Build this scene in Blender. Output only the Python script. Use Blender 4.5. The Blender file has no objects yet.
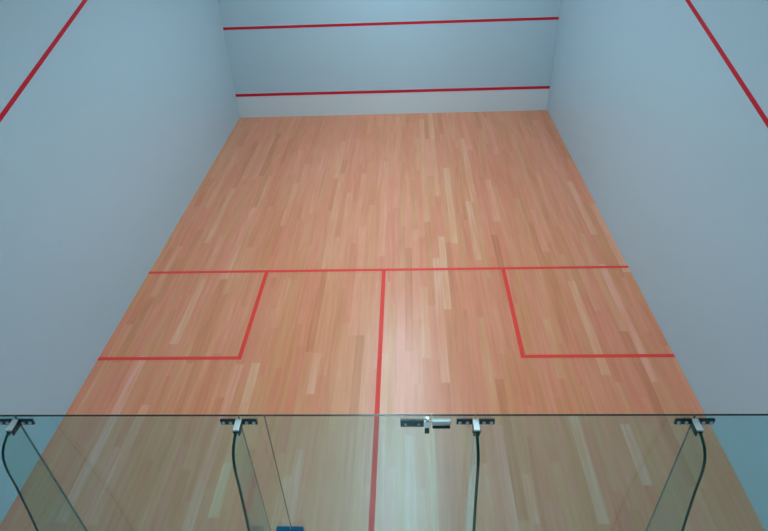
import bpy, bmesh, math, random
from mathutils import Vector, Matrix
random.seed(7)
sc = bpy.context.scene
C = sc.collection

# ---------------------------------------------------------------- materials
def new_mat(name):
    m = bpy.data.materials.new(name); m.use_nodes = True
    nt = m.node_tree; nt.nodes.clear()
    out = nt.nodes.new('ShaderNodeOutputMaterial')
    return m, nt, out

def N(nt, kind, **kw):
    n = nt.nodes.new(kind)
    for k, v in kw.items():
        if k.startswith('in_'):
            key = k[3:]
            n.inputs[int(key) if key.isdigit() else key.replace('_', ' ')].default_value = v
        else:
            setattr(n, k, v)
    return n

def principled(name, col, rough=.5, metal=0, spec=.5, noise=None, bump=0, scale=40):
    m, nt, out = new_mat(name)
    p = N(nt, 'ShaderNodeBsdfPrincipled')
    p.inputs['Base Color'].default_value = (*col, 1)
    p.inputs['Roughness'].default_value = rough
    p.inputs['Metallic'].default_value = metal
    p.inputs['Specular IOR Level'].default_value = spec
    nt.links.new(p.outputs[0], out.inputs[0])
    if noise or bump:
        tc = N(nt, 'ShaderNodeTexCoord')
        nz = N(nt, 'ShaderNodeTexNoise', in_Scale=scale, in_Detail=6.0)
        nt.links.new(tc.outputs['Object'], nz.inputs['Vector'])
        if noise:
            mx = N(nt, 'ShaderNodeMix', data_type='RGBA')
            mx.inputs[6].default_value = (*[c*(1-noise) for c in col], 1)
            mx.inputs[7].default_value = (*[min(1, c*(1+noise)) for c in col], 1)
            nt.links.new(nz.outputs['Fac'], mx.inputs[0])
            nt.links.new(mx.outputs[2], p.inputs['Base Color'])
        if bump:
            b = N(nt, 'ShaderNodeBump', in_Strength=bump, in_Distance=.01)
            nt.links.new(nz.outputs['Fac'], b.inputs['Height'])
            nt.links.new(b.outputs[0], p.inputs['Normal'])
    return m

WALL = (.515, .665, .75)
M_wall = principled('wall_plaster', WALL, rough=.32, spec=.35, noise=.012, bump=.04, scale=9)
M_tin = principled('tin_paint', (.70, .76, .79), rough=.4, spec=.35, noise=.01)
M_ceil = principled('ceiling_paint', (.75, .78, .8), rough=.9, noise=.01)
M_concrete = principled('corridor_concrete', (.50, .50, .48), rough=.6, noise=.15, bump=.05, scale=12)
M_redfloor = principled('red_floor_paint', (.97, .060, .040), rough=.5, spec=.25, noise=.04)
M_redwall = principled('red_wall_paint', (.64, .014, .034), rough=.5, spec=.2, noise=.04)
M_dark = principled('dark_steel', (.012, .045, .055), rough=.35, metal=.3, noise=.1)
M_patch = principled('door_patch_metal', (.045, .12, .12), rough=.4, metal=.2, noise=.1)
M_steel = principled('bright_steel', (.62, .72, .74), rough=.25, metal=.75, noise=.03)
M_pale = principled('satin_aluminium', (.66, .71, .70), rough=.4, metal=.3, noise=.03)
M_blue = principled('blue_lock_plastic', (.002, .115, .225), rough=.55, spec=.12, noise=.04)
M_edge = principled('glass_edge_green', (.003, .055, .042), rough=.12, spec=.6, noise=.1)
M_edge_side = principled('glass_edge_teal', (.035, .12, .115), rough=.2, spec=.4, noise=.1)
M_edge_top = principled('glass_edge_top', (.028, .04, .035), rough=.2, spec=.5, noise=.1)

def glass_mat(name, tint):
    m, nt, out = new_mat(name)
    geo = N(nt, 'ShaderNodeNewGeometry')
    ior = N(nt, 'ShaderNodeMix', data_type='FLOAT')
    ior.inputs[2].default_value = 1.5; ior.inputs[3].default_value = 1/1.5
    nt.links.new(geo.outputs['Backfacing'], ior.inputs[0])
    fr = N(nt, 'ShaderNodeFresnel'); nt.links.new(ior.outputs[0], fr.inputs['IOR'])
    tr = N(nt, 'ShaderNodeBsdfTransparent'); tr.inputs[0].default_value = (*tint, 1)
    gl = N(nt, 'ShaderNodeBsdfGlossy'); gl.inputs['Roughness'].default_value = .0
    mx = N(nt, 'ShaderNodeMixShader')
    nt.links.new(fr.outputs[0], mx.inputs[0]); nt.links.new(tr.outputs[0], mx.inputs[1])
    nt.links.new(gl.outputs[0], mx.inputs[2]); nt.links.new(mx.outputs[0], out.inputs[0])
    return m
M_glass = glass_mat('panel_glass', (.775, .94, .955))
M_fin = glass_mat('fin_glass', (.84, .955, .945))

def floor_mat():
    m, nt, out = new_mat('maple_planks')
    at = N(nt, 'ShaderNodeAttribute', attribute_name='plank')        # r = tone, g = hue shift, b = random offset
    sep = N(nt, 'ShaderNodeSeparateColor'); nt.links.new(at.outputs['Color'], sep.inputs[0])
    tc = N(nt, 'ShaderNodeTexCoord')
    # grain: stretched along the planks, shifted per plank
    off = N(nt, 'ShaderNodeCombineXYZ')
    mul = N(nt, 'ShaderNodeMath', operation='MULTIPLY', in_1=37.0)
    nt.links.new(sep.outputs[2], mul.inputs[0]); nt.links.new(mul.outputs[0], off.inputs[2])
    add = N(nt, 'ShaderNodeVectorMath', operation='ADD')
    nt.links.new(tc.outputs['Object'], add.inputs[0]); nt.links.new(off.outputs[0], add.inputs[1])
    sclv = N(nt, 'ShaderNodeVectorMath', operation='MULTIPLY'); sclv.inputs[1].default_value = (26, 1.1, 1)
    nt.links.new(add.outputs[0], sclv.inputs[0])
    nz = N(nt, 'ShaderNodeTexNoise', in_Scale=1.0, in_Detail=5.0, in_Roughness=.6)
    nt.links.new(sclv.outputs[0], nz.inputs['Vector'])
    sclb = N(nt, 'ShaderNodeVectorMath', operation='MULTIPLY'); sclb.inputs[1].default_value = (1.3, .5, 1)
    nt.links.new(tc.outputs['Object'], sclb.inputs[0])
    nzb = N(nt, 'ShaderNodeTexNoise', in_Scale=1.0, in_Detail=3.0); nt.links.new(sclb.outputs[0], nzb.inputs['Vector'])
    # tone = plank + grain
    a1 = N(nt, 'ShaderNodeMath', operation='MULTIPLY_ADD', in_1=.75, in_2=-.375); nt.links.new(nz.outputs['Fac'], a1.inputs[0])
    a2 = N(nt, 'ShaderNodeMath', operation='ADD'); nt.links.new(a1.outputs[0], a2.inputs[0]); nt.links.new(sep.outputs[0], a2.inputs[1])
    a3 = N(nt, 'ShaderNodeMath', operation='MULTIPLY_ADD', in_1=.3, in_2=-.15); nt.links.new(nzb.outputs['Fac'], a3.inputs[0])
    a4 = N(nt, 'ShaderNodeMath', operation='ADD', use_clamp=True); nt.links.new(a2.outputs[0], a4.inputs[0]); nt.links.new(a3.outputs[0], a4.inputs[1])
    cr = N(nt, 'ShaderNodeValToRGB'); nt.links.new(a4.outputs[0], cr.inputs[0])
    e = cr.color_ramp.elements
    e[0].position = 0; e[0].color = FLOOR[0]
    e[1].position = 1; e[1].color = FLOOR[3]
    x = e.new(.35); x.color = FLOOR[1]
    x = e.new(.62); x.color = FLOOR[2]
    hs = N(nt, 'ShaderNodeMix', data_type='RGBA', blend_type='MULTIPLY'); hs.inputs[0].default_value = 1
    hr = N(nt, 'ShaderNodeMix', data_type='RGBA')
    hr.inputs[6].default_value = (1.0, .92, .98, 1); hr.inputs[7].default_value = (.95, 1.035, .90, 1)
    nt.links.new(sep.outputs[1], hr.inputs[0])
    nt.links.new(cr.outputs[0], hs.inputs[6]); nt.links.new(hr.outputs[2], hs.inputs[7])
    p = N(nt, 'ShaderNodeBsdfPrincipled', in_Roughness=.31)
    p.inputs['Specular IOR Level'].default_value = .45
    nt.links.new(hs.outputs[2], p.inputs['Base Color'])
    p.inputs['Coat Weight'].default_value = .3; p.inputs['Coat Roughness'].default_value = .30
    bp = N(nt, 'ShaderNodeBump', in_Strength=.05, in_Distance=.01); nt.links.new(nz.outputs['Fac'], bp.inputs['Height'])
    nt.links.new(bp.outputs[0], p.inputs['Normal'])
    nt.links.new(p.outputs[0], out.inputs[0])
    return m
FLOOR = [(.60, .165, .062, 1), (.82, .25, .118, 1), (.90, .325, .185, 1), (.92, .54, .40, 1)]
M_floor = floor_mat()

def emit_mat(name, col, s):
    m, nt, out = new_mat(name)
    e = N(nt, 'ShaderNodeEmission'); e.inputs[0].default_value = (*col, 1); e.inputs[1].default_value = s
    nt.links.new(e.outputs[0], out.inputs[0]); return m
M_baffle = principled('baffle_grey', (.12, .13, .14), rough=.6, noise=.03)
M_lamp = emit_mat('lamp_diffuser_glow', (.62, .93, 1.05), 75.0)

# ---------------------------------------------------------------- helpers
def add_box(bm, lo, hi, mi=0):
    vs = [bm.verts.new((x, y, z)) for x in (lo[0], hi[0]) for y in (lo[1], hi[1]) for z in (lo[2], hi[2])]
    fs = []
    for q in ((0, 1, 3, 2), (4, 6, 7, 5), (0, 4, 5, 1), (2, 3, 7, 6), (0, 2, 6, 4), (1, 5, 7, 3)):
        f = bm.faces.new([vs[i] for i in q]); f.material_index = mi; fs.append(f)
    return fs

def add_prism(bm, pts, axis, a, b):
    """extrude a 2D outline along an axis ('x': pts are y,z)"""
    def P(p, t): return (t, p[0], p[1]) if axis == 'x' else ((p[0], t, p[1]) if axis == 'y' else (p[0], p[1], t))
    A = [bm.verts.new(P(p, a)) for p in pts]; B = [bm.verts.new(P(p, b)) for p in pts]
    caps = [bm.faces.new(A), bm.faces.new(B[::-1])]
    sides = [bm.faces.new((A[i], B[i], B[(i+1) % len(A)], A[(i+1) % len(A)])) for i in range(len(A))]
    bmesh.ops.recalc_face_normals(bm, faces=bm.faces[:])
    return caps, sides

def add_cyl(bm, c, axis, r, h, n=20):
    """short rod centred on c, along axis"""
    rot = {'z': Matrix(), 'y': Matrix.Rotation(math.pi/2, 4, 'X'), 'x': Matrix.Rotation(math.pi/2, 4, 'Y')}[axis]
    bmesh.ops.create_cone(bm, cap_ends=True, segments=n, radius1=r, radius2=r, depth=h, matrix=Matrix.Translation(c) @ rot)

def obj(name, bm, mats, parent=None, bevel=0, loc=None):
    bmesh.ops.recalc_face_normals(bm, faces=bm.faces[:])
    if bevel:
        es = [e for e in bm.edges if len(e.link_faces) == 2 and e.calc_face_angle(0) > .6]
        bmesh.ops.bevel(bm, geom=es, offset=bevel, segments=2, affect='EDGES', profile=.6)
    me = bpy.data.meshes.new(name); bm.to_mesh(me); bm.free()
    for m in (mats if isinstance(mats, (list, tuple)) else [mats]): me.materials.append(m)
    o = bpy.data.objects.new(name, me); C.objects.link(o)
    if loc: o.location = loc
    if parent: o.parent = parent
    return o

def box_obj(name, lo, hi, mat, parent=None, bevel=0):
    bm = bmesh.new(); add_box(bm, lo, hi); return obj(name, bm, mat, parent, bevel)

def tag(o, label, cat=None, group=None, kind=None):
    if label: o['label'] = label
    if cat: o['category'] = cat
    if group: o['group'] = group
    if kind: o['kind'] = kind
    return o

def thing(name, loc, label, cat, group=None):
    o = bpy.data.objects.new(name, None); C.objects.link(o); o.location = loc
    o.empty_display_size = .1
    return tag(o, label, cat, group)

# ---------------------------------------------------------------- dimensions (metres)
HW = 3.2          # half court width
L = 9.75          # glass wall (y = 0) to front wall
H = 5.8           # ceiling
YB = -4.6         # rear of the spectators' area
GT = 2.257        # top of the glass
GY0, GY1 = -.012, 0.0
LT = .0012        # paint thickness of a line

# ---------------------------------------------------------------- floor of planks
# boards that stand out as pale or dark: (x, y0, y1, tone)
PL = [(-2.44, 2.89, 4.13, 0.85), (-2.42, 2.03, 2.41, 0.85), (-1.34, 2.03, 2.58, 0.95), (-0.75, 2.13, 2.73, 0.90),
      (-0.76, 2.75, 4.06, 0.72), (-1.31, 3.15, 4.11, 0.75), (0.69, 2.28, 4.54, 0.90), (2.43, 2.38, 4.00, 0.85),
      (1.91, 1.91, 2.33, 0.85), (0.50, 2.64, 3.91, 0.75), (-2.44, 0.68, 1.99, 0.90), (-1.74, 0.64, 1.22, 0.22),
      (-1.36, 0.75, 1.29, 0.95), (-0.72, 0.75, 1.45, 0.85), (-1.22, 1.13, 1.45, 0.20), (0.29, 0.65, 1.61, 0.90),  # last board: pale wood, its tone also paints in the ceiling lamps' reflection
      (1.90, 0.72, 1.85, 0.97), (2.44, 1.08, 1.74, 0.90), (1.39, 0.72, 1.19, 0.85), (-0.02, 4.60, 7.54, 0.75),
      (0.62, 5.47, 9.42, 0.78), (-0.79, 4.32, 7.07, 0.75), (-1.51, 5.42, 6.77, 0.75), (2.21, 4.65, 5.79, 0.75),
      (3.12, 2.82, 3.61, 0.25), (0.04, 0.64, 1.67, 0.70),]
def build_floor():
    W = 6.4/68
    bm = bmesh.new(); lay = bm.loops.layers.float_color.new('plank')
    rng = random.Random(21)
    prev = None
    for r in range(68):
        x0 = -HW + r*W; x1 = x0 + W
        cuts = [0.0]; y = -rng.uniform(0, 1.6)
        while y < L:
            y += rng.uniform(.9, 2.4)
            if y > .25 and y < L-.25: cuts.append(y)
        cuts.append(L)
        fixed = [(a, b, t) for (x, a, b, t) in PL if x0 <= x < x1]
        for (a, b, t) in fixed:
            cuts = [c for c in cuts if not (a - .3 < c < b + .3) or c in (0.0, L)] + [max(0, a), min(L, b)]
        cuts = sorted(set(cuts))
        for a, b in zip(cuts, cuts[1:]):
            if b - a < 1e-4: continue
            u = rng.random()
            tone = rng.gauss(.45, .05)
            if u > .94: tone = rng.uniform(.58, .72)
            if u < .05: tone = rng.uniform(.25, .34)
            for (fa, fb, ft) in fixed:
                if abs(max(0, fa) - a) < 1e-3 and abs(min(L, fb) - b) < 1e-3: tone = .45 + (ft-.45)*(.55 if b < 2.1 else .5)
            f = bm.faces.new([bm.verts.new(q) for q in ((x0, a, 0), (x1, a, 0), (x1, b, 0), (x0, b, 0))])
            col = (tone, rng.random(), rng.random(), 1)
            for lp in f.loops: lp[lay] = col
    # underside so the floor is a slab
    vs = [bm.verts.new(q) for q in ((-HW, 0, -.03), (-HW, L, -.03), (HW, L, -.03), (HW, 0, -.03))]
    f = bm.faces.new(vs)
    for lp in f.loops: lp[lay] = (.5, .5, .5, 1)
    me = bpy.data.meshes.new('floor'); bm.to_mesh(me); bm.free(); me.materials.append(M_floor)
    o = bpy.data.objects.new('floor', me); C.objects.link(o)
    return tag(o, 'pale maple plank floor of the squash court', kind='structure')
floor = build_floor()

YS = 4.285        # short line centre
BX = 1.575        # inner side line of the service boxes
BY = YS - 1.625
h = .025
tag(box_obj('short_line', (-HW, YS-h, 0), (HW, YS+h, LT), M_redfloor, floor), 'red short line painted across the whole floor')
tag(box_obj('half_court_line', (-h, .0, 0), (h, YS-h, LT), M_redfloor, floor), 'red half court line running back under the glass door')
for s, w in ((-1, 'left'), (1, 'right')):
    bm = bmesh.new()
    xa, xb = sorted((s*(BX-h), s*(BX+h)))
    add_box(bm, (xa, BY-h, 0), (xb, YS-h, LT))
    xa, xb = sorted((s*(BX+h), s*HW))
    add_box(bm, (xa, BY-h, 0), (xb, BY+h, LT))
    tag(obj('service_box_line', bm, M_redfloor, floor), 'red L-shaped service box line against the %s wall' % w)

# ---------------------------------------------------------------- walls, ceiling, spectators' side
def struct(name, lo, hi, mat, label=None):
    return tag(box_obj(name, lo, hi, mat), label, kind='structure')
wall_front = struct('wall_front', (-HW-.2, L, -.03), (HW+.2, L+.2, H), M_wall, 'white front wall with red service line')
wall_left = struct('wall_left', (-HW-.2, YB, -.03), (-HW, L, H), M_wall, 'white left side wall with slanting red line')
wall_right = struct('wall_right', (HW, YB, -.03), (HW+.2, L, H), M_wall, 'white right side wall with slanting red line')
struct('wall_back', (-HW-.2, YB-.2, -.03), (HW+.2, YB, H), M_wall)
struct('ceiling', (-HW-.2, YB-.2, H), (HW+.2, L+.2, H+.2), M_ceil)
struct('floor_corridor', (-HW, YB, -.03), (HW, 0, 0), M_concrete)
struct('floor_gallery', (-HW, YB, 2.75), (HW, -1.75, 2.95), M_concrete)

tag(box_obj('service_line', (-HW, L-LT, 1.762), (HW, L, 1.812), M_redwall, wall_front), 'red service line across the front wall')
tag(box_obj('out_line', (-HW, L-LT, 4.57), (HW, L, 4.62), M_redwall, wall_front), 'red out line high on the front wall')
for s, wl, dz in ((-1, wall_left, -.03), (1, wall_right, -.055)):
    bm = bmesh.new()
    add_prism(bm, [(0, 2.13-.025+dz), (L, 4.57-.025+dz), (L, 4.62-.025+dz), (0, 2.18-.025+dz)], 'x', s*HW, s*(HW-LT))
    tag(obj('side_out_line', bm, M_redwall, wl), 'red out line slanting down the %s wall' % ('left' if s < 0 else 'right'))

# tin: the sounding board along the foot of the front wall
tin = thing('tin_board', (0, L-.003, 0), 'white board along the foot of the front wall under a red top strip', 'tin board')
box_obj('panel', (-HW+.003, -.018, 0), (HW-.003, 0, .45), M_tin, tin)
bm = bmesh.new(); add_prism(bm, [(0, .45), (-.022, .45), (-.022, .494), (-.016, .500), (0, .500)], 'x', -HW+.003, HW-.003)
tag(obj('top_strip', bm, M_redwall, tin), 'red top strip of the board')

# ---------------------------------------------------------------- glass back wall
FX = [-1.743, -.548, .676, 1.769]           # fins stand on these lines
GAP = .0010
def glass_sheet(name, x0, x1, z0=.012, parent=None):
    bm = bmesh.new()
    fs = add_box(bm, (x0, GY0, z0), (x1, GY1, GT))
    bm.normal_update()
    for f in fs:
        n = f.normal
        c = f.calc_center_median()
        if abs(c.z - GT) < 1e-4: f.material_index = 2
        elif abs(c.y - (GY0+GY1)/2) < 1e-4: f.material_index = 1
    return obj(name, bm, [M_glass, M_edge_side, M_edge_top], parent)

DX0, DX1 = -.412, .450
panels = {}
spec = [(-HW, FX[0], 'wide clear glass panel between the left wall and the first fin'),
        (FX[0], FX[1], 'clear glass panel between the first and second fins from the left wall'),
        (FX[1], DX0, 'narrow strip of glass beside the lock edge of the door'),
        (DX1, FX[2], 'narrow glass panel between the door pivot and the third fin from the left wall'),
        (FX[2], FX[3], 'clear glass panel between the two fins on the right of the door'),
        (FX[3], HW, 'wide clear glass panel between the right wall and the last fin')]
for i, (a, b, lab) in enumerate(spec):
    o = glass_sheet('glass_sheet', a + GAP, b - GAP, z0=0)
    tag(o, lab, 'glass panel', 'panels of the glass back wall'); panels[i] = o

door = tag(glass_sheet('glass_door', DX0 + GAP, DX1 - GAP, z0=.01), 'frameless clear glass door over the red half court line, with a blue lock', 'glass door')

# lock on the door and its keeper on the narrow strip: blue boxes either side of the joint
bm = bmesh.new(); add_box(bm, (DX0+.003, GY0-.030, 1.085), (-.332, GY0, 1.215))
lock = tag(obj('lock_case', bm, M_blue, door, bevel=.004), 'blue lock case')
bm = bmesh.new(); add_cyl(bm, (-.368, GY0-.036, 1.15), 'y', .014, .014); obj('lock_cylinder', bm, M_steel, lock)
bm = bmesh.new(); add_box(bm, (-.500, GY0-.030, 1.085), (DX0-.003, GY0, 1.215))
keeper = tag(obj('lock_keeper', bm, M_blue, panels[2], bevel=.004), 'blue lock keeper')

# pivot hardware at the top of the door
bm = bmesh.new(); add_box(bm, (.292, GY0-.014, 2.188), (.412, GY0, 2.236))
pp = tag(obj('pivot_patch', bm, M_patch, door, bevel=.003), 'dark steel patch')
bm = bmesh.new()
for x in (.318, .385): add_cyl(bm, (x, GY0-.016, 2.212), 'y', .007, .006)
obj('bolt_head', bm, M_pale, pp)
bm = bmesh.new(); add_box(bm, (.414, GY0-.024, 2.192), (.447, GY0, 2.240)); add_cyl(bm, (.431, GY0-.012, 2.248), 'z', .010, .02)
pb = tag(obj('pivot_block', bm, M_steel, door, bevel=.002), 'bright steel pivot block')
box_obj('pivot_foot', (.416, GY0-.026, 2.150), (.440, GY0, 2.191), M_dark, pb, bevel=.002)
bm = bmesh.new(); add_box(bm, (.455, GY0-.020, 2.202), (.548, GY0, 2.238))
br = tag(obj('pivot_bracket', bm, M_pale, panels[3], bevel=.002), 'pale aluminium bracket')
box_obj('bracket_rail', (.457, GY0-.029, 2.193), (.546, GY0, 2.2015), M_dark, br, bevel=.002)

# ---------------------------------------------------------------- fins and their fittings
def fin_mesh():
    T = .0075
    prof = [(0, 0), (0, 2.228), (-.074, 2.228), (-.105, 2.218), (-.140, 2.203), (-.166, 2.180), (-.184, 2.150),
            (-.196, 2.110), (-.204, 2.060), (-.212, 1.95), (-.236, 1.75), (-.258, 1.60), (-.300, 1.25), (-.330, .9), (-.345, .4), (-.345, 0)]
    bm = bmesh.new()
    caps, sides = add_prism(bm, prof, 'x', -T, T)
    for i, f in enumerate(sides): f.material_index = 1
    sides[0].material_index = 0
    return bm
names = ['leftmost glass support fin, standing near the left wall',
         'clear glass support fin just left of the door lock',
         'clear glass support fin just right of the door pivot',
         'rightmost glass support fin, standing near the right wall']
fnames = ['dark clamp fitting at the top of the leftmost fin by the left wall',
          'dark clamp fitting at the top of the fin beside the door lock edge',
          'dark clamp fitting at the top of the fin beside the door pivot',
          'dark clamp fitting at the top of the rightmost fin by the right wall']
fin0 = obj('glass_fin', fin_mesh(), [M_fin, M_edge])
YF = GY0 - .0012

def make_fitting():
    r = thing('fin_fitting', (0, 0, 0), fnames[0], 'glass fitting', 'clamp fittings on the glass fins')
    for s in (-1, 1):
        bm = bmesh.new(); xa, xb = sorted((s*.0165, s*.097))
        add_box(bm, (xa, -.012, -.018), (xb, 0, .018))
        pl = obj('clamp_plate', bm, M_dark, r, bevel=.003)
        for k in (.042, .080):
            bm = bmesh.new(); add_cyl(bm, (s*k, -.014, 0), 'y', .0085, .006, 16)
            tag(obj('bolt', bm, M_pale, pl), 'pale bolt head')
    box_obj('channel_top', (-.0155, -.074, .0065), (.0155, -.001, .016), M_pale, r, bevel=.002)
    for a in (-.0155, .0086):                           # dark cheeks gripping both faces of the fin
        box_obj('channel_cheek', (a, -.074, -.030), (a + .0069, -.001, .0064), M_dark, r, bevel=.0015)
    bm = bmesh.new(); add_cyl(bm, (0, -.058, -.014), 'x', .008, .042, 16)
    tag(obj('clamp_bolt', bm, M_patch, r), 'bolt through the fin')
    return r
fit0 = make_fitting()
def copy_tree(o, parent=None):
    c = o.copy(); C.objects.link(c)
    if parent: c.parent = parent
    for ch in o.children: copy_tree(ch, c)
    return c
fits = [fit0] + [copy_tree(fit0) for _ in range(3)]
fins = [fin0] + [copy_tree(fin0) for _ in range(3)]
for i, x in enumerate(FX):
    fins[i].location = (x, YF, 0); tag(fins[i], names[i], 'glass fin', 'support fins of the glass wall')
    fits[i].location = (x, GY0-.0012, 2.224); tag(fits[i], fnames[i], 'glass fitting', 'clamp fittings on the glass fins')

# ---------------------------------------------------------------- ceiling lights
def make_light(glow=None):
    r = thing('ceiling_light', (0, 0, 0), 'long ceiling light above the court', 'ceiling light', 'ceiling lights above the court')
    bm = bmesh.new()
    add_box(bm, (-.17, -.66, -.09), (.17, .66, -.002))
    obj('housing', bm, M_pale, r, bevel=.01)
    box_obj('diffuser', (-.15, -.64, -.11), (.15, .64, -.0905), glow or M_lamp, r)
    for s in (-1, 1):                                   # deep side baffles, added to keep light off the upper side walls
        xa, xb = sorted((s*.152, s*.165))
        box_obj('baffle', (xa, -.66, -.245), (xb, .66, -.0905), M_baffle, r)
    return r
l0 = make_light()
spots = [(.1, 1.7), (.1, 4.0), (.1, 5.6), (.1, 8.2)]
for i, (x, y) in enumerate(spots):
    o = l0 if i == 0 else copy_tree(l0)
    o.location = (x, y, H)

lc = make_light(emit_mat('corridor_fill_glow', (.85, .95, 1.0), 66.0))  # unseen lamp added to brighten the corridor floor mirrored in the glass
lc.location = (.15, -2.5, 2.75); lc.rotation_euler.z = math.pi/2
tag(lc, 'added fill light under the gallery behind the glass wall', 'ceiling light', 'added fill lights')

# ---------------------------------------------------------------- camera
pitch, yaw, roll, cx, cy, cz, f = 0.6304785525675213, -0.05603896944034416, -0.04579651451543825, 0.35419767056037976, -1.9741572868825752, 4.64704323230171, 585.3600672158329
fwd = Vector((math.sin(yaw)*math.cos(pitch), math.cos(yaw)*math.cos(pitch), -math.sin(pitch)))
right = Vector((math.cos(yaw), -math.sin(yaw), 0)); up = right.cross(fwd)
r2 = math.cos(roll)*right + math.sin(roll)*up; u2 = -math.sin(roll)*right + math.cos(roll)*up
cam = bpy.data.cameras.new('camera'); co = bpy.data.objects.new('camera', cam); C.objects.link(co)
co.matrix_world = Matrix.Translation((cx, cy, cz)) @ Matrix((r2, u2, -fwd)).transposed().to_4x4()
cam.sensor_fit = 'HORIZONTAL'; cam.sensor_width = 36; cam.lens = f/768*36
cam.clip_start = .05; cam.clip_end = 100
sc.camera = co

# ---------------------------------------------------------------- world and view
w = bpy.data.worlds.new('world'); sc.world = w; w.use_nodes = True
w.node_tree.nodes['Background'].inputs[0].default_value = (.6, .75, .85, 1)
w.node_tree.nodes['Background'].inputs[1].default_value = .0
vs = sc.view_settings
vs.view_transform = 'Standard'; vs.look = 'None'; vs.exposure = 0; vs.gamma = 1; vs.use_curve_mapping = False
